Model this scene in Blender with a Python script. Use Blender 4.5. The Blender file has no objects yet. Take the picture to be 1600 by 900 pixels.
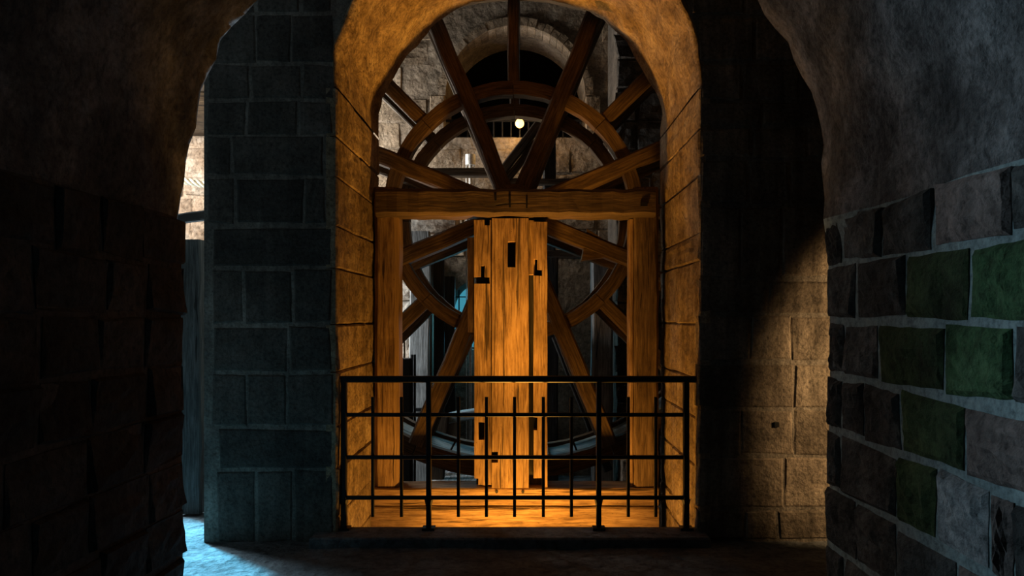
import bpy, bmesh, math, random
from mathutils import Vector, Matrix, noise

# ------------------------------------------------------------------ camera
sc = bpy.context.scene
COL = sc.collection
EYE = 1.6            # eye height, floor of the passage is z = 0, camera looks along +Y
F = 1150.0           # focal length in pixels of a 1600 px wide frame
cam_d = bpy.data.cameras.new('camera')
cam = bpy.data.objects.new('camera', cam_d)
COL.objects.link(cam)
cam.location = (0, 0, EYE)
cam.rotation_euler = (math.pi / 2, 0, 0)
cam_d.sensor_width = 36
cam_d.lens = 36 * F / 1600
cam_d.shift_x = -20 / 1600
cam_d.shift_y = 45 / 1600
cam_d.clip_start = 0.05
sc.camera = cam

# ------------------------------------------------------------------ world, lights, exposure
world = bpy.data.worlds.new('sky')
sc.world = world
world.use_nodes = True
bg = world.node_tree.nodes['Background']
bg.inputs[0].default_value = (0.10, 0.55, 0.75, 1)
bg.inputs[1].default_value = 0.45
sc.view_settings.view_transform = 'Standard'
sc.view_settings.look = 'None'
sc.view_settings.gamma = 1
sc.view_settings.use_curve_mapping = False
sc.view_settings.exposure = 0.0


def area(name, loc, target, sx, sy, energy, color, spread=180):
    d = bpy.data.lights.new(name, 'AREA')
    d.shape = 'RECTANGLE'
    d.size, d.size_y, d.energy, d.color = sx, sy, energy, color
    d.spread = math.radians(spread)
    o = bpy.data.objects.new(name, d)
    COL.objects.link(o)
    o.location = loc
    o.rotation_euler = (Vector(target) - Vector(loc)).to_track_quat('-Z', 'Y').to_euler()
    return o


def spot(name, loc, target, energy, color, angle, blend, radius=0.05):
    d = bpy.data.lights.new(name, 'SPOT')
    d.energy, d.color, d.spot_size, d.spot_blend = energy, color, math.radians(angle), blend
    d.shadow_soft_size = radius
    o = bpy.data.objects.new(name, d)
    COL.objects.link(o)
    o.location = loc
    o.rotation_euler = (Vector(target) - Vector(loc)).to_track_quat('-Z', 'Y').to_euler()
    return o


# daylight through the opening at the left end of the passage
area('passage_daylight', (-4.85, 7.15, 2.3), (-1.2, 3.5, 1.6), 1.5, 2.0, 520, (0.55, 0.82, 1.0))
# bright sky seen through the same opening, falling on the floor beside the pier
spot('floor_daylight', (-4.55, 7.45, 3.9), (-2.40, 4.85, 0.0), 8500, (0.13, 0.66, 1.0), 24, 0.6, 0.25)
# daylight through the tall window in the left wall of the wheel hall
area('hall_daylight', (-2.66, 8.85, 3.0), (1.5, 8.9, 2.7), 0.8, 2.9, 150, (1.0, 0.94, 0.85))
# added low fill in an invented narrow window, brightens the boards and wheel
area('hall_fill_low', (-2.70, 8.0, 1.3), (-0.5, 8.15, 1.2), 0.34, 2.1, 45, (0.93, 0.97, 1.0))
# daylight in the side chamber seen through the slit left of the pier
area('chamber_daylight', (-4.6, 7.2, 3.2), (-3.6, 8.4, 2.6), 0.9, 1.6, 85, (1.0, 0.93, 0.84))
# orange floodlights standing in the pit behind the step: one wide and low, one thrown up into the arch
area('pit_floodlight', (-0.03, 5.72, -0.42), (-0.03, 6.05, 0.55), 1.3, 0.12, 46, (1.0, 0.44, 0.06))
spot('arch_floodlight', (0.0, 5.64, -0.42), (-0.03, 6.02, 4.0), 860, (1.0, 0.44, 0.065), 54, 0.8, 0.10)
# warm lamp at the right end of the passage
spot('passage_lamp', (3.5, 4.2, 1.45), (3.52, 5.2, 1.30), 240, (1.0, 0.62, 0.28), 124, 0.13, 0.06)
# blue daylight coming in through the arched window in the far wall
area('window_daylight', (-0.56, 9.38, 1.6), (-0.2, 7.4, 0.3), 0.7, 0.8, 10, (0.16, 0.62, 0.85))

R_ = random.Random(7)


# ------------------------------------------------------------------ materials
def new_mat(name):
    m = bpy.data.materials.new(name)
    m.use_nodes = True
    nt = m.node_tree
    b = nt.nodes['Principled BSDF']
    return m, nt, b


def nd(nt, t, **kw):
    n = nt.nodes.new(t)
    for k, v in kw.items():
        setattr(n, k, v)
    return n


def ramp(nt, src, stops):
    r = nd(nt, 'ShaderNodeValToRGB')
    el = r.color_ramp.elements
    el[0].position, el[0].color = stops[0][0], (*stops[0][1], 1)
    el[1].position, el[1].color = stops[-1][0], (*stops[-1][1], 1)
    for p, c in stops[1:-1]:
        e = el.new(p)
        e.color = (*c, 1)
    nt.links.new(src, r.inputs[0])
    return r.outputs[0]


def mixc(nt, fac, a, b, mode='MIX'):
    m = nd(nt, 'ShaderNodeMix', data_type='RGBA', blend_type=mode)
    for i, v in ((0, fac), (6, a), (7, b)):
        if hasattr(v, 'links'):
            nt.links.new(v, m.inputs[i])
        elif isinstance(v, (int, float)):
            m.inputs[i].default_value = v
        else:
            m.inputs[i].default_value = (*v, 1)
    return m.outputs[2]


def stone_mat(name, c_dark, c_mid, c_light, fine=38, bump=0.6, streak=0.0, rnd=0.5, rough=0.9, big=2.6):
    m, nt, b = new_mat(name)
    geo = nd(nt, 'ShaderNodeNewGeometry')
    info = nd(nt, 'ShaderNodeObjectInfo')
    n1 = nd(nt, 'ShaderNodeTexNoise')
    n1.inputs['Scale'].default_value = big
    n1.inputs['Detail'].default_value = 9
    n1.inputs['Roughness'].default_value = 0.68
    nt.links.new(geo.outputs['Position'], n1.inputs['Vector'])
    col = ramp(nt, n1.outputs[0], [(0.28, c_dark), (0.5, c_mid), (0.74, c_light)])
    n2 = nd(nt, 'ShaderNodeTexNoise')
    n2.inputs['Scale'].default_value = fine
    n2.inputs['Detail'].default_value = 6
    n2.inputs['Roughness'].default_value = 0.7
    nt.links.new(geo.outputs['Position'], n2.inputs['Vector'])
    pit = ramp(nt, n2.outputs[0], [(0.34, (0.35, 0.35, 0.35)), (0.52, (0.9, 0.9, 0.9)), (0.75, (1.25, 1.25, 1.25))])
    col = mixc(nt, 0.8, col, pit, 'MULTIPLY')
    if streak:
        mp = nd(nt, 'ShaderNodeMapping')
        mp.inputs['Scale'].default_value = (9, 9, 0.7)
        nt.links.new(geo.outputs['Position'], mp.inputs[0])
        n3 = nd(nt, 'ShaderNodeTexNoise')
        n3.inputs['Scale'].default_value = 1.6
        n3.inputs['Detail'].default_value = 5
        nt.links.new(mp.outputs[0], n3.inputs['Vector'])
        st = ramp(nt, n3.outputs[0], [(0.36, (0.45, 0.45, 0.45)), (0.62, (1.3, 1.3, 1.3))])
        col = mixc(nt, streak, col, st, 'MULTIPLY')
    mr = nd(nt, 'ShaderNodeMapRange')
    mr.inputs['To Min'].default_value = 1 - rnd / 2
    mr.inputs['To Max'].default_value = 1 + rnd / 2
    nt.links.new(info.outputs['Random'], mr.inputs[0])
    vm = nd(nt, 'ShaderNodeVectorMath', operation='SCALE')
    nt.links.new(col, vm.inputs[0])
    nt.links.new(mr.outputs[0], vm.inputs['Scale'])
    nt.links.new(vm.outputs[0], b.inputs['Base Color'])
    b.inputs['Roughness'].default_value = rough
    b.inputs['Specular IOR Level'].default_value = 0.25
    bp = nd(nt, 'ShaderNodeBump')
    bp.inputs['Strength'].default_value = bump
    bp.inputs['Distance'].default_value = 0.012
    nt.links.new(n2.outputs[0], bp.inputs['Height'])
    bp2 = nd(nt, 'ShaderNodeBump')
    bp2.inputs['Strength'].default_value = bump * 0.8
    bp2.inputs['Distance'].default_value = 0.05
    n4 = nd(nt, 'ShaderNodeTexNoise')
    n4.inputs['Scale'].default_value = 9
    n4.inputs['Detail'].default_value = 5
    nt.links.new(geo.outputs['Position'], n4.inputs['Vector'])
    nt.links.new(n4.outputs[0], bp2.inputs['Height'])
    nt.links.new(bp2.outputs[0], bp.inputs['Normal'])
    nt.links.new(bp.outputs[0], b.inputs['Normal'])
    return m


def wood_mat(name, c_dark, c_mid, c_light, crack=0.8, rough=0.75, bump=0.5):
    m, nt, b = new_mat(name)
    uv = nd(nt, 'ShaderNodeUVMap')
    info = nd(nt, 'ShaderNodeObjectInfo')
    off = nd(nt, 'ShaderNodeVectorMath', operation='SCALE')
    off.inputs[0].default_value = (7.3, 3.1, 9.7)
    nt.links.new(info.outputs['Random'], off.inputs['Scale'])
    add = nd(nt, 'ShaderNodeVectorMath', operation='ADD')
    nt.links.new(uv.outputs[0], add.inputs[0])
    nt.links.new(off.outputs[0], add.inputs[1])

    def stretched(sx, sy, detail, dist=0.0):
        mp = nd(nt, 'ShaderNodeMapping')
        mp.inputs['Scale'].default_value = (sx, sy, 1)
        nt.links.new(add.outputs[0], mp.inputs[0])
        n = nd(nt, 'ShaderNodeTexNoise')
        n.inputs['Scale'].default_value = 1
        n.inputs['Detail'].default_value = detail
        n.inputs['Roughness'].default_value = 0.65
        n.inputs['Distortion'].default_value = dist
        nt.links.new(mp.outputs[0], n.inputs['Vector'])
        return n.outputs[0]
    g = stretched(4.0, 55, 8, 0.5)
    p = stretched(2.2, 5, 5)
    ck = stretched(0.9, 26, 3, 0.6)
    worm = stretched(60, 70, 2)
    col = ramp(nt, g, [(0.3, c_dark), (0.5, c_mid), (0.72, c_light)])
    pt = ramp(nt, p, [(0.3, (0.38, 0.36, 0.34)), (0.52, (1, 1, 1)), (0.72, (1.25, 1.25, 1.25))])
    col = mixc(nt, 0.8, col, pt, 'MULTIPLY')
    ckc = ramp(nt, ck, [(0.345, (0.05, 0.045, 0.04)), (0.385, (1, 1, 1))])
    col = mixc(nt, crack, col, ckc, 'MULTIPLY')
    wc = ramp(nt, worm, [(0.27, (0.15, 0.13, 0.1)), (0.31, (1, 1, 1))])
    col = mixc(nt, 0.7, col, wc, 'MULTIPLY')
    nt.links.new(col, b.inputs['Base Color'])
    b.inputs['Roughness'].default_value = rough
    b.inputs['Specular IOR Level'].default_value = 0.3
    bp = nd(nt, 'ShaderNodeBump')
    bp.inputs['Strength'].default_value = bump
    bp.inputs['Distance'].default_value = 0.006
    nt.links.new(g, bp.inputs['Height'])
    bp2 = nd(nt, 'ShaderNodeBump')
    bp2.inputs['Strength'].default_value = bump
    bp2.inputs['Distance'].default_value = 0.012
    nt.links.new(ckc, bp2.inputs['Height'])
    nt.links.new(bp2.outputs[0], bp.inputs['Normal'])
    nt.links.new(bp.outputs[0], b.inputs['Normal'])
    return m


def plain_mat(name, c, rough=0.5, metal=0.0, emit=None, strength=0):
    m, nt, b = new_mat(name)
    n = nd(nt, 'ShaderNodeTexNoise')
    n.inputs['Scale'].default_value = 30
    n.inputs['Detail'].default_value = 5
    geo = nd(nt, 'ShaderNodeNewGeometry')
    nt.links.new(geo.outputs['Position'], n.inputs['Vector'])
    col = ramp(nt, n.outputs[0], [(0.3, tuple(v * 0.7 for v in c)), (0.7, tuple(min(1, v * 1.2) for v in c))])
    nt.links.new(col, b.inputs['Base Color'])
    b.inputs['Roughness'].default_value = rough
    b.inputs['Metallic'].default_value = metal
    if emit:
        b.inputs['Emission Color'].default_value = (*emit, 1)
        b.inputs['Emission Strength'].default_value = strength
    return m


M = {
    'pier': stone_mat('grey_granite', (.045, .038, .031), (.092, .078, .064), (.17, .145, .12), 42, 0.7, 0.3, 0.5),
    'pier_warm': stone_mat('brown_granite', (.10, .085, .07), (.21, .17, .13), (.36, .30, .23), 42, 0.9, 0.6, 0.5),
    'mortar': stone_mat('lime_mortar', (.11, .095, .08), (.20, .175, .145), (.38, .335, .28), 50, 0.8, 0.5, 0),
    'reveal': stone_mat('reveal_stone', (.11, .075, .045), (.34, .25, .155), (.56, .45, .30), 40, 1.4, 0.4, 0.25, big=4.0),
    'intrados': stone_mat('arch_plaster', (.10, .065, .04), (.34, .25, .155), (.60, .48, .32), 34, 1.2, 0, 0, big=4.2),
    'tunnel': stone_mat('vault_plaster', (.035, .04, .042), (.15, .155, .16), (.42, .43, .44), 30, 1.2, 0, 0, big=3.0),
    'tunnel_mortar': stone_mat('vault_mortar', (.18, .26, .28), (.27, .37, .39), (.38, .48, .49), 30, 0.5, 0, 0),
    'grey_stone': stone_mat('dark_grey_stone', (.022, .026, .027), (.090, .102, .102), (.23, .245, .245), 26, 1.4, 0, 0.5),
    'green_stone': stone_mat('mossy_green_stone', (.012, .03, .012), (.060, .150, .065), (.16, .30, .15), 26, 1.2, 0, 0.3),
    'dark_green': stone_mat('dark_mossy_stone', (.012, .02, .01), (.045, .082, .035), (.10, .16, .07), 26, 0.9, 0, 0.3),
    'rose_stone': stone_mat('brownish_stone', (.10, .085, .08), (.21, .18, .17), (.33, .29, .28), 26, 0.9, 0, 0.2),
    'pale_stone': stone_mat('pale_blue_grey_stone', (.12, .14, .15), (.32, .36, .38), (.55, .60, .62), 26, 1.1, 0, 0.1),
    'shade_mortar': stone_mat('shaded_grey_mortar', (.05, .05, .048), (.09, .088, .084), (.14, .135, .13), 30, 0.6, 0, 0),  # darker mortar, shade of the left tunnel wall put into its colour
    'shade_stone': stone_mat('shaded_grey_stone', (.03, .03, .03), (.06, .06, .058), (.11, .108, .105), 26, 1.0, 0, 0.5),  # stone darkened in colour to put the left tunnel wall in shade
    'hall': stone_mat('hall_stone', (.085, .062, .042), (.19, .145, .10), (.36, .30, .235), 30, 1.1, 0.2, 0.35),
    'hall_mortar': stone_mat('hall_mortar', (.10, .08, .057), (.20, .16, .12), (.34, .29, .23), 26, 1.1, 0, 0),
    'dark_rubble': stone_mat('dark_rubble', (.05, .045, .04), (.13, .115, .10), (.24, .21, .18), 16, 1.4, 0, 0.4),
    'void': stone_mat('unlit_black_stone', (.006, .006, .006), (.012, .012, .012), (.02, .02, .02), 20, 0.5),  # near-black colour stands in for unlit depth
    'floor': stone_mat('worn_floor_stone', (.05, .054, .057), (.115, .12, .125), (.21, .22, .225), 20, 1.5, 0, 0),
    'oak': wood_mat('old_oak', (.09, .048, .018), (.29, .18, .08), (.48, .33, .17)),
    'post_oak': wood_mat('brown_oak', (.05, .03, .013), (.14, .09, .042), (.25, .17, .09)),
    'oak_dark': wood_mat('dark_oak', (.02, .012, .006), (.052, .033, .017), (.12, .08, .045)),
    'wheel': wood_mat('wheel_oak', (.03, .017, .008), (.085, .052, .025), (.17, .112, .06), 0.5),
    'grey_wood': wood_mat('silvered_wood', (.10, .10, .10), (.26, .26, .25), (.46, .46, .45), 0.9, 0.85),
    'tread': wood_mat('tread_boards', (.10, .13, .14), (.22, .28, .30), (.36, .44, .46), 0.8, 0.7),
    'char_wood': wood_mat('charcoal_grey_wood', (.03, .029, .027), (.08, .077, .072), (.16, .155, .145)),
    'silhouette_wood': wood_mat('silhouette_black_wood', (.003, .003, .003), (.006, .006, .006), (.012, .012, .012), 0.6, 0.95),  # near-black colour stands in for the beam's unlit silhouette
    'black_wood': wood_mat('blackened_wood', (.012, .011, .010), (.03, .028, .026), (.06, .055, .05), 0.6),
    'iron': plain_mat('black_iron', (.012, .012, .013), 0.55, 0.6),
    'zinc': plain_mat('pale_zinc', (.62, .62, .60), 0.4, 0.3),
    'rope': plain_mat('hemp_rope', (.50, .42, .30), 0.9),
    'bulb': plain_mat('bulb_glass', (.9, .7, .4), 0.3, 0, (1.0, 0.55, 0.14), 4),
    'pale_rock': stone_mat('pale_lit_rock', (.20, .12, .07), (.48, .37, .28), (.74, .68, .60), 22, 1.2, 0, 0.25),
}


# ------------------------------------------------------------------ object helpers
def thing(name, label, cat, loc=(0, 0, 0), group=None):
    o = bpy.data.objects.new(name, None)
    o.empty_display_size = 0.2
    COL.objects.link(o)
    o.location = loc
    o['label'], o['category'] = label, cat
    if group:
        o['group'] = group
    return o


def tag(o, label, cat, group=None):
    o['label'], o['category'] = label, cat
    if group:
        o['group'] = group
    return o


def struct(o):
    o['kind'] = 'structure'
    return o


def base_of(p):
    v = Vector((0, 0, 0))
    while p is not None:
        v += p.location
        p = p.parent
    return v


def link(name, me, mat, parent=None, origin=(0, 0, 0), rot=None, label=None):
    """link a mesh whose vertices are relative to origin (world) as one object"""
    if mat is not None and not me.materials:
        me.materials.append(mat)
    o = bpy.data.objects.new(name, me)
    COL.objects.link(o)
    if parent is not None:
        o.parent = parent
        o.location = Vector(origin) - base_of(parent)
    else:
        o.location = origin
    if rot is not None:
        o.rotation_euler = rot
    if label:
        o['label'] = label
    return o


def mesh(verts, faces, uvs=None, smooth=False):
    me = bpy.data.meshes.new('m')
    me.from_pydata([tuple(v) for v in verts], [], faces)
    uvl = me.uv_layers.new(name='UVMap')
    for lp in me.loops:
        v = verts[lp.vertex_index]
        uvl.data[lp.index].uv = uvs[lp.vertex_index] if uvs else (v[0], v[2])
    if smooth:
        for p in me.polygons:
            p.use_smooth = True
    me.update()
    return me


def fix_normals(me):
    bm = bmesh.new()
    bm.from_mesh(me)
    bmesh.ops.recalc_face_normals(bm, faces=bm.faces)
    bm.to_mesh(me)
    bm.free()


def world_mesh(name, verts, faces, mat, parent=None, uvs=None, smooth=False, label=None, at_base=False):
    """vertices given in world space; the object's origin goes to their centre (or base)"""
    lo = Vector((min(v[i] for v in verts) for i in range(3)))
    hi = Vector((max(v[i] for v in verts) for i in range(3)))
    c = (lo + hi) / 2
    if at_base:
        c.z = lo.z
    me = mesh([Vector(v) - c for v in verts], faces, uvs or [(v[0], v[2]) for v in verts], smooth)
    fix_normals(me)
    return link(name, me, mat, parent, c, None, label)


def bar(name, a, b, w, t, mat, parent=None, wide=(0, 1, 0), n=None, chamfer=0.12, jit=0.004, taper=1.0, label=None, bow=0.0):
    """squared timber from a to b; t is its thickness along `wide`, w the other way"""
    a, b = Vector(a), Vector(b)
    L = (b - a).length
    X = (b - a).normalized()
    Yv = Vector(wide)
    Yv = (Yv - X * Yv.dot(X)).normalized()
    Z = X.cross(Yv)
    n = n or max(2, min(10, int(L / 0.25)))
    c = min(w, t) * chamfer
    hw, ht = w / 2, t / 2
    prof = [(-ht + c, -hw), (ht - c, -hw), (ht, -hw + c), (ht, hw - c), (ht - c, hw), (-ht + c, hw), (-ht, hw - c), (-ht, -hw + c)]
    per = [0]
    for i in range(8):
        p, q = prof[i], prof[(i + 1) % 8]
        per.append(per[-1] + math.hypot(p[0] - q[0], p[1] - q[1]))
    vs, uv, fs = [], [], []
    for k in range(n + 1):
        x = L * k / n
        s = 1 + (taper - 1) * k / n
        dy, dz = R_.uniform(-jit, jit), R_.uniform(-jit, jit)
        dz += bow * math.sin(math.pi * k / n)
        for i in range(8):
            vs.append((x, prof[i][0] * s + dy + R_.uniform(-jit, jit) * .5, prof[i][1] * s + dz + R_.uniform(-jit, jit) * .5))
            uv.append((x, per[i]))
    for k in range(n):
        for i in range(8):
            j = (i + 1) % 8
            fs.append((k * 8 + i, k * 8 + j, k * 8 + 8 + j, k * 8 + 8 + i))
    fs.append(tuple(range(7, -1, -1)))
    fs.append(tuple(n * 8 + i for i in range(8)))
    me = mesh(vs, fs, uv)
    fix_normals(me)
    rot = Matrix((X, Yv, Z)).transposed().to_euler()
    return link(name, me, mat, parent, a, rot, label)


def box(name, lo, hi, mat, parent=None, label=None, bev=0.0):
    bm = bmesh.new()
    bmesh.ops.create_cube(bm, size=1)
    lo, hi = Vector(lo), Vector(hi)
    d = hi - lo
    bmesh.ops.scale(bm, vec=d, verts=bm.verts)
    if bev:
        bmesh.ops.bevel(bm, geom=bm.edges[:], offset=bev, segments=1, affect='EDGES')
    vs = [v.co.copy() for v in bm.verts]
    idx = {v: i for i, v in enumerate(bm.verts)}
    fs = [tuple(idx[v] for v in f.verts) for f in bm.faces]
    bm.free()
    longest = max(range(3), key=lambda i: d[i])
    uv = [(v[longest], sum(v[i] for i in range(3) if i != longest)) for v in vs]
    me = mesh(vs, fs, uv)
    fix_normals(me)
    return link(name, me, mat, parent, (lo + hi) / 2, None, label)


def cell_solid(name, xs, zs, holes, y0, y1, mat, parent=None, label=None, jit=0.0, skew=None):
    """plank in the XZ plane cut on a grid; holes lists (i, j) cells that are missing (real mortises)"""
    nx, nz = len(xs) - 1, len(zs) - 1
    solid = lambda i, j: 0 <= i < nx and 0 <= j < nz and (i, j) not in holes
    J = {}
    for i in range(nx + 1):
        for j in range(nz + 1):
            J[i, j] = (R_.uniform(-jit, jit), R_.uniform(-jit, jit))
    vid, vs, fs = {}, [], []

    def V(i, j, k):
        if (i, j, k) not in vid:
            vid[i, j, k] = len(vs)
            vs.append((xs[i] + J[i, j][0], (y0, y1)[k], zs[j] + J[i, j][1]))
        return vid[i, j, k]
    for i in range(nx):
        for j in range(nz):
            if not solid(i, j):
                continue
            fs.append((V(i, j, 0), V(i + 1, j, 0), V(i + 1, j + 1, 0), V(i, j + 1, 0)))
            fs.append((V(i, j, 1), V(i, j + 1, 1), V(i + 1, j + 1, 1), V(i + 1, j, 1)))
            if not solid(i - 1, j):
                fs.append((V(i, j, 0), V(i, j + 1, 0), V(i, j + 1, 1), V(i, j, 1)))
            if not solid(i + 1, j):
                fs.append((V(i + 1, j, 0), V(i + 1, j, 1), V(i + 1, j + 1, 1), V(i + 1, j + 1, 0)))
            if not solid(i, j - 1):
                fs.append((V(i, j, 0), V(i, j, 1), V(i + 1, j, 1), V(i + 1, j, 0)))
            if not solid(i, j + 1):
                fs.append((V(i, j + 1, 0), V(i + 1, j + 1, 0), V(i + 1, j + 1, 1), V(i, j + 1, 1)))
    return world_mesh(name, vs, fs, mat, parent, [(v[2], v[0] + v[1]) for v in vs], label=label)


def slab(name, outer, holes, y0, y1, mat, parent=None):
    """wall in the XZ plane with holes, solid from y0 to y1"""
    cu = bpy.data.curves.new('c', 'CURVE')
    cu.dimensions = '2D'
    cu.fill_mode = 'BOTH'
    cu.extrude = (y1 - y0) / 2
    for pts in [outer] + holes:
        sp = cu.splines.new('POLY')
        sp.points.add(len(pts) - 1)
        for i, p in enumerate(pts):
            sp.points[i].co = (p[0], p[1], 0, 1)
        sp.use_cyclic_u = True
    co = bpy.data.objects.new('c', cu)
    COL.objects.link(co)
    bpy.context.view_layer.update()
    me = bpy.data.meshes.new_from_object(co.evaluated_get(bpy.context.evaluated_depsgraph_get()))
    bpy.data.objects.remove(co)
    bpy.data.curves.remove(cu)
    me.transform(Matrix(((1, 0, 0, 0), (0, 0, -1, (y0 + y1) / 2), (0, 1, 0, 0), (0, 0, 0, 1))))
    me.materials.clear()
    return link(name, me, mat, parent)


def arc(cx, cz, r, a0, a1, n):
    return [(cx + r * math.cos(math.radians(a0 + (a1 - a0) * i / n)), cz + r * math.sin(math.radians(a0 + (a1 - a0) * i / n))) for i in range(n + 1)]


def stone(name, origin, U, V, N, u0, u1, v0, v1, depth, mat, parent, proud=0.0, rough=0.008, cj=0.012, res=3, tilt=0.006, edge=0.016, ins=0.012):
    """one squared block lying on a wall: U,V span the wall, N points out of it; back face buried by depth"""
    O, U, V, N = Vector(origin), Vector(U), Vector(V), Vector(N)
    cor = [(R_.uniform(-cj, cj), R_.uniform(-cj, cj)) for _ in range(4)]
    ta, tb = R_.uniform(-tilt, tilt), R_.uniform(-tilt, tilt)
    vs, fs = [], []

    def pt(a, b, inset, h):
        du = (cor[0][0] * (1 - a) * (1 - b) + cor[1][0] * a * (1 - b) + cor[2][0] * a * b + cor[3][0] * (1 - a) * b)
        dv = (cor[0][1] * (1 - a) * (1 - b) + cor[1][1] * a * (1 - b) + cor[2][1] * a * b + cor[3][1] * (1 - a) * b)
        uu = u0 + inset + (u1 - u0 - 2 * inset) * a + du
        vv = v0 + inset + (v1 - v0 - 2 * inset) * b + dv
        return O + U * uu + V * vv + N * h
    n = res + 1
    for j in range(n):
        for i in range(n):
            a, b = i / res, j / res
            on_rim = i in (0, res) or j in (0, res)
            h = proud + R_.uniform(-rough, rough) * (0.3 if on_rim else 1) - (0.5 * rough if on_rim else 0) + ta * (a - .5) + tb * (b - .5)
            vs.append(pt(a, b, ins, h))
    for j in range(res):
        for i in range(res):
            fs.append((j * n + i, j * n + i + 1, (j + 1) * n + i + 1, (j + 1) * n + i))
    rim = [(i, 0) for i in range(res)] + [(res, j) for j in range(res)] + [(i, res) for i in range(res, 0, -1)] + [(0, j) for j in range(res, 0, -1)]
    r1 = len(vs)
    for (i, j) in rim:
        vs.append(pt(i / res, j / res, R_.uniform(-.003, .004), proud - edge))
    r2 = len(vs)
    for (i, j) in rim:
        vs.append(pt(i / res, j / res, 0, -depth))
    m = len(rim)
    for k in range(m):
        k2 = (k + 1) % m
        a, b = rim[k], rim[k2]
        fs.append((a[1] * n + a[0], r1 + k, r1 + k2, b[1] * n + b[0]))
        fs.append((r1 + k, r2 + k, r2 + k2, r1 + k2))
    fs.append(tuple(r2 + k for k in range(m)))
    return world_mesh(name, vs, fs, mat, parent)


def fbm(p, s, seed=0.0, oct_=4):
    return noise.fractal(Vector(p) * s + Vector((seed, seed * 1.7, -seed)), 0.9, 2.1, oct_, noise_basis='PERLIN_ORIGINAL')


def PX(px, Y):
    return (px - 820) / F * Y


def PZ(py, Y):
    return EYE + (495 - py) / F * Y


# ------------------------------------------------------------------ setting: pier wall with the arch
YW, YB = 5.25, 6.75
XC, RA, ZS = -0.048, 1.29, 3.24
Rb = RA + 0.05
wall_back = struct(slab('wall_back', [(-2.29, -0.6), (XC - Rb, -0.6), (XC - Rb, ZS)] + arc(XC, ZS, Rb, 180, 0, 40)[1:-1] +
                        [(XC + Rb, ZS), (XC + Rb, -0.6), (2.62, -0.6), (2.62, 5.0), (2.95, 5.0), (2.95, 7.1), (-2.95, 7.1), (-2.95, 5.0), (-2.29, 5.0)], [], YW + 0.004, YB, M['mortar']))


def wall_stone(px0, px1, py0, py1, mat, proud=0.006, g=2):
    x0, x1 = PX(px0 + g, YW), PX(px1 - g, YW)
    z0, z1 = PZ(py1 - g, YW), PZ(py0 + g, YW)
    return stone('stone', (0, YW, 0), (1, 0, 0), (0, 0, 1), (0, -1, 0), x0, x1, z0, z1, 0.10, mat, wall_back, proud, 0.004, 0.010, 4, 0.006, 0.009)


LEFT = [  # courses of the left pier: top, bottom, joints
    (-150, -60, (318, 420, 500)), (-60, 20, (318, 398, 470, 520)), (22, 98, (330, 400, 455, 522)), (100, 155, (325, 392, 470, 524)),
    (157, 211, (322, 385, 466, 520)), (213, 274, (322, 362, 508)), (277, 351, (322, 368, 476, 510)), (354, 417, (332, 520)),
    (420, 506, (330, 381, 459, 520)), (509, 581, (331, 450, 519)), (584, 666, (330, 386, 448, 522)), (669, 732, (341, 522)), (735, 849, (338, 401, 458, 523))]
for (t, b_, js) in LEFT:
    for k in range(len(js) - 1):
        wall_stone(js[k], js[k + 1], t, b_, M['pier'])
RIGHT = [(-150, -60, (1060, 1150, 1240, 1330, 1420)), (-60, 25, (1080, 1165, 1260, 1350)), (28, 96, (1092, 1180, 1265, 1350)), (99, 157, (1094, 1160, 1250, 1330)),
         (160, 196, (1094, 1190, 1300)), (199, 247, (1094, 1175, 1260, 1340)), (250, 319, (1094, 1170, 1233, 1320)), (322, 434, (1094, 1156, 1221, 1310)),
         (437, 490, (1092, 1200, 1315)), (493, 564, (1091, 1172, 1236, 1312)), (567, 637, (1090, 1240, 1340)), (640, 711, (1089, 1158, 1240, 1330)),
         (714, 794, (1089, 1225, 1345)), (797, 843, (1088, 1164, 1215, 1308))]
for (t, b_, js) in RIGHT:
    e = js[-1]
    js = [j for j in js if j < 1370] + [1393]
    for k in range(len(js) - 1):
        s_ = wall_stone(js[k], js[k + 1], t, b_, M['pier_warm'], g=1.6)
box('putlog_hole', (PX(1209, YW), YW - .02, PZ(667, YW)), (PX(1216, YW), YW + .02, PZ(659, YW)), M['iron'], wall_back, 'dark block standing in for the shade of a small putlog hole')  # black block painted in for the dark of a putlog hole
# jambs of the arch: coursed blocks
CZ = [-0.45, -0.12, 0.16, 0.513, 0.815, 1.203, 1.545, 1.95, 2.253, 2.60, 2.89, 3.235]
for side in (-1, 1):
    xf = XC + side * RA
    for k in range(len(CZ) - 1):
        zz0, zz1 = CZ[k], CZ[k + 1]
        if side > 0:
            zz0 += 0.06 * math.sin(k * 2.1) if k else 0
            zz1 += 0.06 * math.sin((k + 1) * 2.1) if k < len(CZ) - 2 else 0
        cut = R_.choice((None, 5.75, 6.0, 6.2))
        spans = [(YW, YB)] if cut is None else [(YW, cut), (cut, YB)]
        for (ya, yb) in spans:
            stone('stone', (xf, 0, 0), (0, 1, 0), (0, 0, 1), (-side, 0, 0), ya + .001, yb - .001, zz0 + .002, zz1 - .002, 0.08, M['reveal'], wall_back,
                  0.004, 0.006, 0.005, 5, 0.012)
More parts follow.
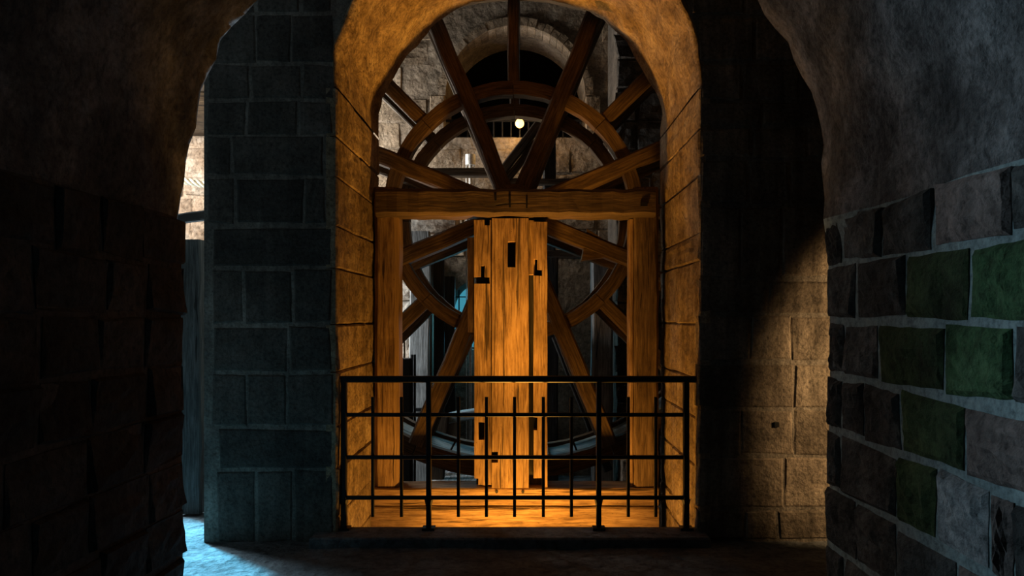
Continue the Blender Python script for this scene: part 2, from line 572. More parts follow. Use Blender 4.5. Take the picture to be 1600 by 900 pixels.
# rough plastered underside of the arch
na, ny = 56, 26
vs, fs = [], []
for i in range(na + 1):
    th = math.pi * i / na
    for j in range(ny + 1):
        y = YW - 0.004 + (YB - YW) * j / ny
        p = Vector((math.cos(th) * 1.3, y, math.sin(th) * 1.3))
        d = 0.045 * fbm(p, 1.6, 3) + 0.02 * fbm(p, 5, 9)
        d *= min(1, math.sin(th) * 5 + 0.15)
        st = 0.02 if fbm(p, 1.1, 20, 2) > 0.12 else 0
        r = RA + d + st * min(1, math.sin(th) * 3)
        if j == 0:
            r += 0.018
        if j == 0:
            y += 0.012 * fbm(p, 4, 5)
        vs.append((XC + r * math.cos(th), y, ZS + r * math.sin(th)))
for i in range(na):
    for j in range(ny):
        a = i * (ny + 1) + j
        fs.append((a, a + 1, a + ny + 2, a + ny + 1))
# front lip joining the plaster to the wall
lip0 = len(vs)
for i in range(na + 1):
    th = math.pi * i / na
    r = RA + 0.075 + 0.012 * fbm((math.cos(th), 0, math.sin(th)), 4, 2)
    vs.append((XC + r * math.cos(th), YW + 0.02, ZS + r * math.sin(th)))
for i in range(na):
    fs.append((lip0 + i, lip0 + i + 1, (i + 1) * (ny + 1), i * (ny + 1)))
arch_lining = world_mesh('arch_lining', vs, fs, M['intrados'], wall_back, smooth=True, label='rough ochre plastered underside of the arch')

# threshold step under the railing
threshold = struct(box('trim_1', (XC - RA - 0.16, 5.10, -0.3), (XC + RA + 0.05, 5.385, 0.066), M['floor'], None, None, 0.012))
threshold['label'] = 'low dark stone step under the railing'

# ------------------------------------------------------------------ setting: barrel vaulted tunnel
YT, TX, TR, TZ = 4.0, -0.105, 1.748, 2.243
prof = [(TX - TR, z) for z in [-0.1 + k * 2.23 / 12 for k in range(13)]] + arc(TX, TZ, TR, 180, 0, 56) + [(TX + TR, z) for z in [2.13 - k * 2.23 / 12 for k in range(13)]]
rows = 52


def tunnel_part(name, sel, mat):
    vs, fs = [], []
    for j in range(rows + 1):
        y = -2 + (YT + 2) * (j / rows)
        for (x, z) in sel:
            cz = max(z, TZ)
            nx, nz = x - TX, cz - TZ
            l = math.hypot(nx, nz)
            nx, nz = nx / l, nz / l
            p = Vector((x, y, z))
            d = 0.05 * fbm(p, 1.3, 11) + 0.022 * fbm(p, 4.5, 4)
            if mat is not M['tunnel'] and z < 2.12:
                d = -0.010 + 0.004 * fbm(p, 6, 1)
            elif fbm(p, 0.9, 31, 2) > 0.05:
                d -= 0.018
            dy = 0.035 * fbm((x * 2, 0, z * 2), 1.7, 8) if j == rows else 0
            vs.append((x - nx * d, y + dy, z - nz * d))
    n = len(sel)
    for j in range(rows):
        for i in range(n - 1):
            a = j * n + i
            fs.append((a, a + 1, a + n + 1, a + n))
    e0 = len(vs)
    for i, (x, z) in enumerate(sel):
        cz = max(z, TZ)
        nx, nz = x - TX, cz - TZ
        l = math.hypot(nx, nz)
        vs.append((x + nx / l * .12, YT - 0.01, z + nz / l * .12))
    for i in range(n - 1):
        fs.append((rows * n + i, rows * n + i + 1, e0 + i + 1, e0 + i))
    return struct(world_mesh(name, vs, fs, mat, None, smooth=True))


wall_left = tunnel_part('wall_left', prof[:13], M['shade_mortar'])
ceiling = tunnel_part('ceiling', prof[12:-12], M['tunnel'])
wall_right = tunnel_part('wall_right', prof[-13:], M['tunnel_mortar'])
# cross wall the tunnel ends in
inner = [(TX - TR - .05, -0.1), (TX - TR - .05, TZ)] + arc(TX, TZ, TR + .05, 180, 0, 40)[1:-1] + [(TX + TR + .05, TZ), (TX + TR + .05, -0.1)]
wall_front = struct(slab('wall_front', [(-5.2, -0.1)] + inner + [(5.0, -0.1), (5.0, 5.0), (-5.2, 5.0)], [], YT - 0.5, YT - 0.02, M['shade_stone']))  # coloured dark so less daylight bounces onto the pier
wall_rear = struct(box('wall_rear', (-2.2, -2.3, -0.2), (2.0, -2.0, 4.2), M['tunnel']))

SR = {  # right tunnel wall: course z range -> joints along Y, materials from the far end to the near end
    (2.125, 1.875): ((4.0, 3.815, 3.40, 2.964, 2.485, 2.02, 1.5, 1.0), ('grey_stone', 'grey_stone', 'grey_stone', 'rose_stone', 'grey_stone', 'grey_stone', 'grey_stone')),
    (1.865, 1.58): ((4.0, 3.667, 3.184, 2.725, 2.26, 1.8, 1.3), ('grey_stone', 'grey_stone', 'dark_green', 'green_stone', 'green_stone', 'grey_stone')),
    (1.57, 1.292): ((4.0, 3.784, 3.42, 2.887, 2.475, 2.0, 1.5), ('grey_stone', 'grey_stone', 'dark_green', 'green_stone', 'grey_stone', 'grey_stone')),
    (1.28, 1.0): ((4.0, 3.83, 3.583, 3.228, 2.757, 2.2, 1.7), ('grey_stone', 'grey_stone', 'grey_stone', 'dark_green', 'rose_stone', 'grey_stone')),
    (0.99, 0.685): ((4.0, 3.83, 3.25, 2.946, 2.60, 2.475, 2.05, 1.6), ('grey_stone', 'grey_stone', 'dark_green', 'pale_stone', 'rose_stone', 'grey_stone', 'grey_stone')),
    (0.675, 0.38): ((4.0, 3.66, 3.256, 2.80, 2.35, 1.9), ('grey_stone', 'grey_stone', 'grey_stone', 'rose_stone', 'grey_stone')),
    (0.37, 0.06): ((4.0, 3.80, 3.36, 2.92, 2.5, 2.05), ('grey_stone', 'grey_stone', 'grey_stone', 'grey_stone', 'grey_stone'))}
for (z1, z0), (ys, ms) in SR.items():
    for k in range(len(ys) - 1):
        ya, yb = ys[k + 1], ys[k]
        stone('stone', (TX + TR, 0, 0), (0, 1, 0), (0, 0, 1), (-1, 0, 0), ya + 0.014, yb - 0.014 + (R_.uniform(0, .03) if k == 0 else 0), z0 + 0.012, z1 - 0.010, 0.07,
              M[ms[k]], wall_right, 0.014, 0.012, 0.016, 6, 0.02, 0.020, 0.022)
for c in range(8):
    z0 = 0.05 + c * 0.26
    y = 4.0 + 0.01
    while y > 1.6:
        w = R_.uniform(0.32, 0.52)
        stone('stone', (TX - TR, 0, 0), (0, 1, 0), (0, 0, 1), (1, 0, 0), y - w + 0.012, y - 0.012, z0 + .01, z0 + .25, 0.07, M['shade_stone'], wall_left, 0.012, 0.012, 0.014, 4, 0.03)
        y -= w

# passage shell and floors
struct(box('ceiling_passage', (-5.2, YT - .1, 4.75), (5.0, YB, 5.0), M['tunnel'])).name = 'ceiling.001'


def floor_mesh(name, x0, x1, y0, y1, z, nx, ny_, amp, mat, bottom=-0.45):
    vs, fs = [], []
    for j in range(ny_ + 1):
        for i in range(nx + 1):
            x, y = x0 + (x1 - x0) * i / nx, y0 + (y1 - y0) * j / ny_
            h = amp * (fbm((x, y, 0), 2.2, 6) + 0.5 * abs(fbm((x * 1.0, y * 2.2, 0), 6, 2)))
            vs.append((x, y, z - abs(h)))
    for j in range(ny_):
        for i in range(nx):
            a = j * (nx + 1) + i
            fs.append((a, a + 1, a + nx + 2, a + nx + 1))
    return struct(world_mesh(name, vs, fs, mat, smooth=True))


floor_mesh('floor', -5.2, 5.0, -2.0, 5.26, 0.0, 150, 150, 0.02, M['floor'])
floor_mesh('floor', -5.2, -2.28, 5.25, 8.6, 0.0, 60, 60, 0.02, M['floor'])
floor_mesh('floor', -2.95, 2.9, 6.3, 11.6, -0.42, 60, 50, 0.03, M['floor'], -0.9)
floor_mesh('floor', XC - 1.5, XC + 1.5, 5.25, 6.4, -0.72, 30, 12, 0.03, M['floor'], -0.9)
struct(box('trim_2', (-2.95, 6.75, -0.5), (-2.70, 9.4, -0.02), M['floor']))

# ------------------------------------------------------------------ wheel hall shell
YH = 9.4
nx_, nz_, nr = -0.12, 4.42, 0.90
niche = [(nx_ - nr, 3.89)] + arc(nx_, nz_, nr, 180, 0, 36) + [(nx_ + nr, 3.89)]
wx, wz, wr = -0.56, 1.66, 0.42
win = [(wx - wr, 1.18)] + arc(wx, wz, wr, 180, 0, 24) + [(wx + wr, 1.18)]
wall_hall = struct(slab('wall_hall', [(-2.95, -0.5), (2.95, -0.5), (2.95, 7.0), (-2.95, 7.0)], [niche, win], YH, YH + 0.85, M['hall_mortar']))
wall_hall.name = 'wall_far'
# left hall wall with its tall window and the added low slot, right hall wall, ceiling
lw = struct(slab('wall_hall_left', [(6.75, -0.5), (9.4, -0.5), (9.4, 7.0), (6.75, 7.0)], [[(8.4, 1.5), (9.3, 1.5), (9.3, 4.5), (8.4, 4.5)], [(7.82, 0.2), (8.2, 0.2), (8.2, 2.4), (7.82, 2.4)]], -0.1, 0.1, M['hall']))
for v in lw.data.vertices:
    v.co = (v.co.y - 2.84, v.co.x, v.co.z)
fix_normals(lw.data)
lw.name = 'wall_left.001'
struct(box('wall_right.001', (2.72, 6.76, -0.5), (2.92, 11.6, 7.0), M['dark_rubble']))
struct(box('wall_far.003', (2.6, 8.5, -0.2), (5.15, 8.7, 5.0), M['dark_rubble']))  # unseen right chamber, added so the passage lamp's light runs out
struct(box('ceiling.004', (2.6, 6.7, 4.75), (5.1, 8.7, 5.0), M['tunnel']))
floor_mesh('floor', 2.6, 5.0, 5.25, 8.6, 0.0, 20, 30, 0.02, M['floor'])
struct(box('wall_right.002', (4.95, 3.9, -0.2), (5.15, 8.7, 5.0), M['tunnel']))
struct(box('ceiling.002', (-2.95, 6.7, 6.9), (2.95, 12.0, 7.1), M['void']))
# room behind the high arched opening, coloured near-black for its darkness
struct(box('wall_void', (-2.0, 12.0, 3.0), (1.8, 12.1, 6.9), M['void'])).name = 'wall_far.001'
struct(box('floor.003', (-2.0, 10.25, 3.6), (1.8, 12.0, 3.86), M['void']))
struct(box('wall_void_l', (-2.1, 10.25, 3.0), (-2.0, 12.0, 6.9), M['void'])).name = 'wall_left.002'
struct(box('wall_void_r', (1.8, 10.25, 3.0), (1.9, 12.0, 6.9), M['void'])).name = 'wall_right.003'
# side chamber seen through the slit
struct(box('wall_left.003', (-5.4, 3.9, -0.2), (-5.2, 8.6, 5.0), M['hall']))
struct(box('ceiling.003', (-5.2, 6.7, 4.75), (-2.95, 8.7, 5.0), M['tunnel']))
chamber = struct(box('wall_far.002', (-5.3, 8.42, -0.4), (-2.85, 8.7, 5.0), M['pale_rock']))
z = 0.0
k = 0
while z < 4.4:
    h = R_.uniform(0.16, 0.36)
    x = -4.3 + R_.uniform(0, 0.3)
    while x < -3.1:
        w = R_.uniform(0.25, 0.5)
        stone('stone', (0, 8.42, 0), (1, 0, 0), (0, 0, 1), (0, -1, 0), x + .01, x + w - .01, z + .01, z + h - .01, 0.05, M['pale_rock'], chamber, 0.02, 0.015, 0.02, 3, 0.03)
        x += w
    z += h

# ashlar of the far hall wall (upper part seen through the wheel)
z = 2.35
row = 0
while z < 6.6:
    h = R_.uniform(0.30, 0.42)
    x = -2.65 + (row % 2) * 0.22
    while x < 1.25:
        w = R_.uniform(0.40, 0.66)
        x1 = min(x + w, 1.25)
        ok = True
        for (qx, qz) in ((x, z), (x1, z), (x, z + h), (x1, z + h), ((x + x1) / 2, z + h / 2), ((x + x1) / 2, z), ((x + x1) / 2, z + h)):
            if abs(qx - nx_) < nr + .2 and 3.87 < qz < nz_:
                ok = False
            if qz >= nz_ and math.hypot(qx - nx_, qz - nz_) < nr + 0.22:
                ok = False
        if ok and x1 - x > 0.12:
            stone('stone', (0, YH, 0), (1, 0, 0), (0, 0, 1), (0, -1, 0), x + .012, x1 - .012, z + .012, z + h - .012, 0.05, M['hall'], wall_hall, 0.02, 0.014, 0.012, 4, 0.02)
        x += w
    z += h
    row += 1
# voussoirs round the high opening
nv = 27
for k in range(nv):
    a0, a1 = 180 - 180 * k / nv - .2, 180 - 180 * (k + 1) / nv + .2
    r1 = nr + R_.uniform(0.07, 0.10)
    dp = R_.uniform(0.03, 0.05)
    p0, p1 = arc(nx_, nz_, nr - .012, a0, a1, 1), arc(nx_, nz_, r1, a0, a1, 1)
    q = [p0[0], p0[1], p1[1], p1[0]]
    vs = [(p[0], YH - dp, p[1]) for p in q] + [(p[0], YH + .3, p[1]) for p in q]
    world_mesh('voussoir', vs, [(0, 1, 2, 3), (7, 6, 5, 4), (0, 4, 5, 1), (1, 5, 6, 2), (2, 6, 7, 3), (3, 7, 4, 0)], M['hall'], wall_hall)
for s in (-1, 1):
    for k in range(2):
        xx = nx_ + s * nr
        stone('stone', (0, YH, 0), (1, 0, 0), (0, 0, 1), (0, -1, 0), min(xx, xx + s * .19), max(xx, xx + s * .19), 3.89 + .27 * k, 4.15 + .27 * k, .3, M['hall'], wall_hall, 0.04, .008, .006, 3)
# rubble buttress on the right of the hall
butt = struct(box('wall_right.004', (1.06, 8.42, -0.45), (2.8, 9.4, 6.9), M['dark_rubble']))
z = -0.4
while z < 6.4:
    h = R_.uniform(0.2, 0.36)
    x = 1.03
    while x < 2.3:
        w = R_.uniform(0.22, 0.5)
        stone('stone', (0, 8.42, 0), (1, 0, 0), (0, 0, 1), (0, -1, 0), x + .012, x + w - .012, z + .01, z + h - .01, 0.06, M['dark_rubble'], butt, 0.035, 0.022, 0.03, 4, 0.04)
        x += w
    z += h
# short partition left, behind the wheel, made deep to shade the far wall, with its pale cap stone
part_l = struct(box('wall_left.004', (-1.72, 8.55, -0.45), (-1.12, 9.4, 2.40), M['hall']))
z = -0.4
while z < 2.3:
    h = R_.uniform(0.24, 0.4)
    x = -1.74
    for w in (R_.uniform(.24, .34), 0.3):
        stone('stone', (0, 8.55, 0), (1, 0, 0), (0, 0, 1), (0, -1, 0), x + .01, min(x + w, -1.12) - .01, z + .01, z + h - .01, 0.06, M['pale_rock'], part_l, 0.03, 0.02, 0.02, 3, 0.04)
        x += w
    z += h
stone('stone', (0, 8.55, 0), (1, 0, 0), (0, 0, 1), (0, -1, 0), -1.40, -0.84, 2.36, 2.56, 0.5, M['pale_rock'], part_l, 0.06, 0.015, 0.02, 4)
stone('stone', (0, 8.55, 0), (1, 0, 0), (0, 0, 1), (0, -1, 0), -1.44, -0.80, 2.57, 2.78, 0.5, M['pale_rock'], part_l, 0.03, 0.02, 0.03, 4)

# bars of the far arched window
fw = thing('window_grille', 'dark iron grille in the blue lit arched window behind the wheel', 'grille', (wx, 9.62, 1.18))
for k in range(5):
    xx = wx - .30 + .15 * k
    bar('upright', (xx, 9.62, 1.18), (xx, 9.62, wz + math.sqrt(wr * wr - (xx - wx) ** 2) + .01), 0.016, 0.016, M['iron'], fw, n=2, jit=0)
for zz in (1.38, 1.62, 1.86):
    hw = wr if zz < wz else math.sqrt(wr * wr - (zz - wz) ** 2)
    bar('crossbar', (wx - hw - .01, 9.62, zz), (wx + hw + .01, 9.62, zz), 0.014, 0.014, M['iron'], fw, n=2, jit=0)

# ------------------------------------------------------------------ treadwheel
WX, WZ, WN, WF = -0.110, 2.604, 7.05, 7.80
wheel = thing('treadwheel', 'huge old wooden treadwheel standing upright behind the timber portal frame', 'wheel', (WX, (WN + WF) / 2, 0.06))


def ring_piece(name, r0, r1, a0, a1, y0, y1, mat, n=6, jit=0.004):
    vs, uv, fs = [], [], []
    for k in range(n + 1):
        a = math.radians(a0 + (a1 - a0) * k / n)
        s, c = math.sin(a), math.cos(a)
        j0, j1 = R_.uniform(-jit, jit), R_.uniform(-jit, jit)
        for (r, y) in ((r0 + j0, y0), (r1 + j1, y0), (r1 + j1, y1), (r0 + j0, y1)):
            vs.append((WX + r * s, y, WZ + r * c))
            uv.append((a * (r0 + r1) / 2, r + y))
    for k in range(n):
        for i in range(4):
            j = (i + 1) % 4
            fs.append((k * 4 + i, k * 4 + j, k * 4 + 4 + j, k * 4 + 4 + i))
    fs += [(3, 2, 1, 0), (n * 4, n * 4 + 1, n * 4 + 2, n * 4 + 3)]
    return world_mesh(name, vs, fs, mat, wheel, uv)


def on_wheel(r, deg, y):
    a = math.radians(deg)
    return (WX + r * math.sin(a), y, WZ + r * math.cos(a))


for yc in (WN, WF):
    for k in range(8):
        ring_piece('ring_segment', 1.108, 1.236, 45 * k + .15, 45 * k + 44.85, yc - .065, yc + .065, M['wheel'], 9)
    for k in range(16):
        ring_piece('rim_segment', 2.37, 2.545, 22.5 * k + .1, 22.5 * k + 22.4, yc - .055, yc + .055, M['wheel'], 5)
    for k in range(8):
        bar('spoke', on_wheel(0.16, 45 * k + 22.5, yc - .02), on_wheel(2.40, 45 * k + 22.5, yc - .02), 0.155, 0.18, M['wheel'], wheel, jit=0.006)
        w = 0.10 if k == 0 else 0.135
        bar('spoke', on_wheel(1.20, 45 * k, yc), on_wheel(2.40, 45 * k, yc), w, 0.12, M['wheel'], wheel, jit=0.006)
for k in range(48):
    a = 7.5 * k
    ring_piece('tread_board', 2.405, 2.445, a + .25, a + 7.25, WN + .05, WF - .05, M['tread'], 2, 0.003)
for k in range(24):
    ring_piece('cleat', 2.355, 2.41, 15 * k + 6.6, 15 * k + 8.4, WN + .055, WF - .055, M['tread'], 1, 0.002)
# added wedge, shaped as the lit triangle on the right spoke of the near ring
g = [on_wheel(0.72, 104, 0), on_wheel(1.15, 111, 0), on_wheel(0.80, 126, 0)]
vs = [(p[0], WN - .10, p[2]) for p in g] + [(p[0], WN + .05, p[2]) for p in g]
world_mesh('lit_wedge', vs, [(0, 1, 2), (5, 4, 3), (0, 3, 4, 1), (1, 4, 5, 2), (2, 5, 3, 0)], M['wheel'], wheel, [(v[0], v[2]) for v in vs])


def cyl(name, a, b, r, mat, parent, n=20, r2=None, label=None):
    a, b = Vector(a), Vector(b)
    X = (b - a).normalized()
    t = Vector((0, 0, 1)) if abs(X.z) < .9 else Vector((1, 0, 0))
    Yv = X.cross(t).normalized()
    Z = X.cross(Yv)
    r2 = r if r2 is None else r2
    vs, uv, fs = [], [], []
    for k, (c, rr) in enumerate(((a, r), (b, r2))):
        for i in range(n):
            an = 2 * math.pi * i / n
            vs.append(c + (Yv * math.cos(an) + Z * math.sin(an)) * rr)
            uv.append((k * (b - a).length, an * rr))
    for i in range(n):
        j = (i + 1) % n
        fs.append((i, j, n + j, n + i))
    fs += [tuple(range(n - 1, -1, -1)), tuple(range(n, 2 * n))]
    return world_mesh(name, vs, fs, mat, parent, uv, label=label)


cyl('axle', (WX, 6.73, WZ), (WX, 8.6, WZ), 0.15, M['oak_dark'], wheel, 16)
for yc in (WN, WF):
    cyl('hub', (WX, yc - .13, WZ), (WX, yc + .13, WZ), 0.25, M['wheel'], wheel, 16)

# ------------------------------------------------------------------ timber portal frame carrying the axle
YF = 6.40
frame = thing('portal_frame', 'massive orange lit old oak portal frame with a central post filling the arch', 'frame', (XC, 6.55, -0.42))
fx = lambda px: PX(px, YF)
fz = lambda py: PZ(py, YF)
bar('post', (fx(602), 6.56, fz(768)), (fx(602), 6.56, fz(291)), 0.215, 0.26, M['oak'], frame, n=14, chamfer=.16, jit=.005)
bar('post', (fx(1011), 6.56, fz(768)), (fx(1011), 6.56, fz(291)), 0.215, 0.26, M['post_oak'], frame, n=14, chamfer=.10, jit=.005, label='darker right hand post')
bar('lit_edge_strip', (fx(988.5), 6.53, fz(762)), (fx(988.5), 6.53, fz(341)), 0.045, 0.15, M['oak'], frame, n=14, chamfer=.3, jit=.002)  # lighter strip added for the lit chamfer of the darker post
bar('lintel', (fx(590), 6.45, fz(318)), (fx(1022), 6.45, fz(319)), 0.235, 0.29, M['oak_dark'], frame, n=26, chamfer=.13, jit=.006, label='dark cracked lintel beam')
bar('sill', (fx(580), 6.55, fz(777)), (fx(1029), 6.55, fz(777)), 0.155, 0.30, M['oak'], frame, n=14, chamfer=.07, jit=.003)
bar('sill', (fx(580), 6.54, fz(822)), (fx(1029), 6.54, fz(822)), 0.34, 0.32, M['oak'], frame, n=14, chamfer=.04, jit=.003)
X = [fx(v) for v in (741, 747.5, 751.5, 757.5, 765, 768)]
Z = [fz(v) for v in (758, 748, 724, 687, 660, 590, 520, 443, 433, 415, 365, 352, 344)]
holes = {(1, 3), (2, 3), (0, 7), (1, 7), (2, 7), (3, 7), (2, 8), (0, 0), (3, 11)}
cell_solid('plank', X, Z, holes, 6.40, 6.52, M['oak'], frame, jit=.0025)
X = [fx(v) for v in (769, 778, 793.5, 805.5, 820, 826)]
Z = [fz(v) for v in (761, 722, 705, 640, 560, 480, 427, 418, 378, 342)]
cell_solid('plank', X, Z, {(2, 7), (0, 1), (5, 5)}, 6.365, 6.52, M['oak'], frame, jit=.002)
X = [fx(v) for v in (833.5, 839.5, 847, 855)]
Z = [fz(v) for v in (761, 747, 672, 652, 560, 480, 431, 422, 405, 347)]
cell_solid('plank', X, Z, {(0, 2), (0, 6), (1, 6), (0, 7), (0, 0), (1, 0)}, 6.39, 6.52, M['oak'], frame, jit=.0025)
X = [fx(v) for v in (826.5, 836)]
Z = [fz(v) for v in (429, 390, 344)]
cell_solid('plank', X, Z, set(), 6.42, 6.52, M['oak'], frame, jit=.002)
box('post', (fx(743), 6.53, fz(762)), (fx(853), 6.72, fz(340)), M['black_wood'], frame, 'added inner post, black for the shade in the mortises and gaps')  # black backing, so the mortises and gaps read as shaded
bar('plank', (fx(733.5), 6.60, fz(520)), (fx(733.5), 6.60, fz(368)), 0.055, 0.10, M['oak'], frame, jit=.003)
for px in (776, 817):
    cyl('peg_hole', (fx(px), 6.385, fz(768)), (fx(px), 6.46, fz(768)), 0.013, M['black_wood'], frame, 8)  # black discs in place of the dark peg holes
for (px, py, w, h) in ((775, 312, .018, .05), (797, 318, .016, .10), (823, 322, .015, .07), (1003, 322, .06, .035)):
    box('iron_pin', (fx(px) - w / 2, 6.29, fz(py) - h / 2), (fx(px) + w / 2, 6.40, fz(py) + h / 2), M['iron'], frame)

# ------------------------------------------------------------------ iron railing
YR = 5.31
rx = lambda px: PX(px, YR)
rz = lambda py: PZ(py, YR)
rail = thing('railing', 'black wrought iron grid railing across the foot of the arch', 'railing', (XC, YR, 0.066))
bar('top_rail', (XC - RA + .012, YR, rz(592.5)), (XC + RA - .012, YR, rz(592.5)), 0.046, 0.045, M['iron'], rail, n=2, jit=0)
for py in (648, 714.5, 777.5):
    bar('crossbar', (rx(537), YR, rz(py)), (rx(1073), YR, rz(py)), 0.028, 0.018, M['iron'], rail, n=2, jit=0)
for px in (582, 627, 716, 760, 804, 849, 893, 982, 1025):
    bar('baluster', (rx(px), YR + .012, rz(808)), (rx(px), YR + .012, rz(620.5)), 0.023, 0.023, M['iron'], rail, n=2, jit=0, chamfer=.2)
for px, w in ((537.5, .042), (670, .036), (935.5, .036), (1072, .042)):
    pr = bar('post', (rx(px), YR, 0.066), (rx(px), YR, rz(594)), w, 0.04, M['iron'], rail, n=2, jit=0)
    f_ = box('foot', (rx(px) - .045, YR - .04, 0.064), (rx(px) + .045, YR + .04, 0.085), M['iron'], rail)
    cyl('collar', (rx(px), YR, rz(777.5) - .075), (rx(px), YR, rz(777.5) - .012), 0.019, M['iron'], rail, 10, 0.032)

# ------------------------------------------------------------------ things in the hall
# support timbers behind the wheel
sup = thing('support_frame', 'dark timber support with braces behind the top of the wheel', 'frame', (PX(858, 8.5), 8.5, -0.42))
bar('post', (PX(858, 8.5), 8.5, -0.42), (PX(858, 8.5), 8.5, PZ(188, 8.5)), 0.15, 0.16, M['black_wood'], sup)
bar('brace', (PX(773, 8.35), 8.35, PZ(283, 8.35)), (PX(848, 8.35), 8.35, PZ(186, 8.35)), 0.10, 0.10, M['oak_dark'], sup)
bar('brace', (PX(784, 8.35), 8.38, PZ(290, 8.35)), (PX(852, 8.35), 8.38, PZ(203, 8.35)), 0.08, 0.08, M['oak_dark'], sup)
bar('tie_beam', (PX(640, 8.3), 8.35, PZ(269, 8.3)), (PX(765, 8.3), 8.35, PZ(269, 8.3)), 0.095, 0.12, M['oak_dark'], sup)
bar('tie_beam', (PX(770, 8.5), 8.42, PZ(287, 8.5)), (PX(905, 8.5), 8.42, PZ(287, 8.5)), 0.07, 0.12, M['oak_dark'], sup)
# silvered post on the right with cross beam
tr = thing('trestle', 'silvery weathered wooden post and dark crossbeam behind the right side of the wheel', 'trestle', (PX(940, 8.3), 8.3, -0.42))
bar('post', (PX(940, 8.3), 8.3, -0.42), (PX(940, 8.3), 8.3, PZ(396, 8.3)), 0.235, 0.2, M['grey_wood'], tr, jit=.006)
bar('post', (PX(862, 8.3), 8.3, -0.42), (PX(862, 8.3), 8.3, PZ(396, 8.3)), 0.14, 0.16, M['black_wood'], tr)
bar('crossbeam', (PX(850, 8.3), 8.28, PZ(398, 8.3)), (PX(962, 8.3), 8.28, PZ(398, 8.3)), 0.08, 0.2, M['black_wood'], tr)
bar('brace', (PX(868, 8.2), 8.2, PZ(525, 8.2)), (PX(950, 8.2), 8.2, PZ(735, 8.2)), 0.10, 0.10, M['black_wood'], tr)
# silvered boards on the left partition
bd = thing('board_post', 'pale silvery wooden board standing upright left behind the wheel', 'post', (PX(655, 8.35), 8.35, -0.42))
bar('board', (PX(655, 8.35), 8.35, -0.42), (PX(657, 8.35), 8.35, PZ(362, 8.35)), 0.225, 0.09, M['grey_wood'], bd, jit=.006)
bar('strap', (PX(643, 8.28), 8.29, PZ(412, 8.28)), (PX(674, 8.28), 8.29, PZ(412, 8.28)), 0.035, 0.03, M['iron'], bd, n=2, jit=0)
bar('strap', (PX(648, 8.28), 8.29, PZ(640, 8.28)), (PX(674, 8.28), 8.29, PZ(640, 8.28)), 0.035, 0.03, M['iron'], bd, n=2, jit=0)
# dark planks added to fill the dark area between board and central post
dp = thing('dark_fill_planks', 'added dark upright planks filling the dark area between the pale board and the central post', 'screen', (PX(690, 8.9), 8.9, -0.42))
for k in range(2):
    bar('plank', (PX(686 + 17 * k, 8.9), 8.9, -0.42), (PX(686 + 17 * k, 8.9), 8.9, PZ(402 + 30 * k, 8.9)), 0.125, 0.05, M['black_wood'], dp)
# black switch cabinet with pipes
cb = thing('cabinet', 'narrow black metal cabinet with pipes beside the left frame post', 'cabinet', (PX(632, 7.95), 7.95, -0.42))
box('body', (PX(624, 7.95), 7.95, -0.42), (PX(641, 7.95), 8.07, PZ(560, 7.95)), M['iron'], cb, None, .008)
for px in (643.5, 648):
    cyl('pipe', (PX(px, 8), 8.0, -0.42), (PX(px, 8), 8.0, PZ(554, 8)), 0.014, M['iron'], cb, 8)
# zinc canister on three rods
cn = thing('canister', 'pale zinc canister on thin rods in front of the far wall', 'canister', (PX(735, 9.0), 9.0, -0.42))
cyl('cap', (PX(735, 9.0), 9.0, PZ(258, 9)), (PX(735, 9.0), 9.0, PZ(242, 9)), 0.062, M['zinc'], cn, 18)
for dx in (-.048, 0, .048):
    cyl('rod', (PX(735, 9.0) + dx, 9.0 + .01 * (dx == 0), -0.42), (PX(735, 9.0) + dx, 9.0, PZ(258, 9)), 0.022 if dx == 0 else .008, M['zinc'], cn, 8)
# sledge behind the wheel
sl = thing('sledge', 'dark timber sledge lying on the hall floor behind the wheel bottom', 'sledge', (PX(690, 8.6), 8.5, -0.42))
for yy in (8.15, 8.75):
    bar('runner', (PX(680, 8.3), yy, -0.33), (PX(800, 8.3), yy, -0.33), 0.16, 0.13, M['oak_dark'], sl)
for k in range(4):
    xx = PX(690 + 29 * k, 8.4)
    bar('plank', (xx, 8.08, -0.23), (xx, 8.82, -0.23), 0.05, 0.22, M['grey_wood'], sl, wide=(1, 0, 0), n=3)
bar('upright', (PX(684, 8.3), 8.2, -0.22), (PX(692, 8.3), 8.2, PZ(650, 8.2)), 0.16, 0.10, M['oak_dark'], sl)
bar('upright', (PX(700, 8.3), 8.7, -0.22), (PX(700, 8.3), 8.7, PZ(655, 8.7)), 0.16, 0.10, M['oak_dark'], sl)
bar('rail', (PX(684, 8.2), 8.3, PZ(656, 8.3)), (PX(742, 8.2), 8.3, PZ(646, 8.3)), 0.11, 0.16, M['tread'], sl)
# low beam and pale block on the right
tag(bar('floor_beam', (PX(858, 8.2), 7.98, -0.34), (PX(962, 8.2), 7.98, -0.34), 0.16, 0.16, M['oak_dark']), 'dark squared beam lying on the floor behind the right of the wheel', 'beam')
blk = stone('stone_block', (0, 8.05, 0), (1, 0, 0), (0, 0, 1), (0, -1, 0), PX(966, 8.3), PX(1000, 8.3), -0.43, PZ(718, 8.05), 0.28, M['pale_rock'], None, 0.0, .012, .02, 4)
tag(blk, 'small pale stone block at the foot of the right frame post', 'stone block')

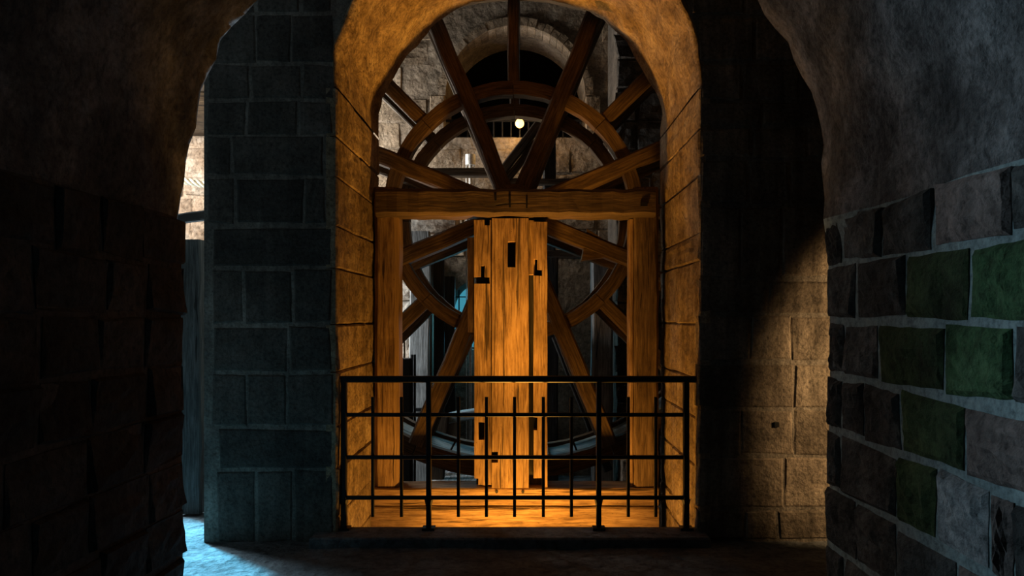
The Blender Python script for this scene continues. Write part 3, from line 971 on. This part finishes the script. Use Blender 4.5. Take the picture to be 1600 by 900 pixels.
# bulb hanging in front of the high dark opening
YL = 9.15
lamp = thing('hanging_bulb', 'glowing bare bulb hanging in front of the high dark opening', 'lamp', (PX(812, YL), YL, PZ(193, YL)))
bm = bmesh.new()
bmesh.ops.create_uvsphere(bm, u_segments=16, v_segments=10, radius=0.055)
for v in bm.verts:
    if v.co.z > 0.02:
        v.co.x *= 1 - (v.co.z - .02) * 9
        v.co.y *= 1 - (v.co.z - .02) * 9
        v.co.z *= 1.25
me = bpy.data.meshes.new('bulb')
bm.to_mesh(me)
bm.free()
link('glass', me, M['bulb'], lamp, (PX(812, YL), YL, PZ(193, YL)))
cyl('socket', (PX(812, YL), YL, PZ(193, YL) + .06), (PX(812, YL), YL, PZ(193, YL) + .13), 0.024, M['iron'], lamp, 10)
cyl('cord', (PX(812, YL), YL, PZ(193, YL) + .12), (PX(812, YL), YL, 6.9), 0.005, M['iron'], lamp, 6)
d = bpy.data.lights.new('bulb_light', 'POINT')
d.energy, d.color, d.shadow_soft_size = 28, (1.0, 0.55, 0.18), 0.07
o = bpy.data.objects.new('bulb_light', d)
COL.objects.link(o)
o.location = (PX(812, YL), YL - 0.03, PZ(193, YL) - 0.02)
# low iron guard on the ledge of the high opening
gd = thing('ledge_guard', 'low black iron guard on the ledge below the bulb', 'guard', (nx_, 9.5, 3.89))
bar('rail', (nx_ - nr, 9.5, 4.13), (nx_ + nr, 9.5, 4.13), 0.03, 0.03, M['iron'], gd, n=2, jit=0)
for k in range(16):
    xx = nx_ - nr + 0.06 + k * 0.112
    bar('upright', (xx, 9.5, 3.88), (xx, 9.5, 4.12), 0.018, 0.018, M['iron'], gd, n=2, jit=0)

# ------------------------------------------------------------------ things seen through the slit at the left
YG = 6.02
tag(bar('gate_post', (PX(301, YG), YG, 0.0), (PX(301, YG), YG, PZ(375, YG)), 0.17, 0.10, M['char_wood'], None, jit=.006),
    'weathered dark grey wooden post in the narrow gap left of the stone pier', 'post')
tag(bar('timber_beam', (-5.2, 7.0, PZ(385, 7.0)), (-2.94, 7.0, PZ(335, 7.0)), 0.085, 0.1, M['silhouette_wood'], None),
    'silhouetted timber, coloured black, crossing the bright gap left of the stone pier', 'beam')
ropem, ropef, ropeuv = [], [], []
A, B = Vector((-5.21, 7.9, PZ(225, 7.9))), Vector((-2.93, 7.9, PZ(300, 7.9)))
ns, nseg = 8, 110
for s in range(3):
    base = len(ropem)
    for k in range(nseg + 1):
        t = k / nseg
        c = A.lerp(B, t) + Vector((0, 0, -.05 * math.sin(math.pi * t)))
        ph = t * 70 + s * 2 * math.pi / 3
        c += Vector((0, math.cos(ph), math.sin(ph))) * 0.02
        for i in range(ns):
            an = 2 * math.pi * i / ns
            ropem.append(c + Vector((0, math.cos(an), math.sin(an))) * 0.022)
    for k in range(nseg):
        for i in range(ns):
            j = (i + 1) % ns
            ropef.append((base + k * ns + i, base + k * ns + j, base + (k + 1) * ns + j, base + (k + 1) * ns + i))
tag(world_mesh('rope', ropem, ropef, M['rope'], None, smooth=True), 'thick twisted rope stretched across the bright gap left of the pier', 'rope')
tag(bar('lintel_beam', (-5.2, 8.2, PZ(178, 8.2)), (-2.94, 8.2, PZ(178, 8.2)), 0.46, 0.2, M['oak_dark'], None),
    'dark brown timber lintel above the bright rock in the gap left of the pier', 'beam')
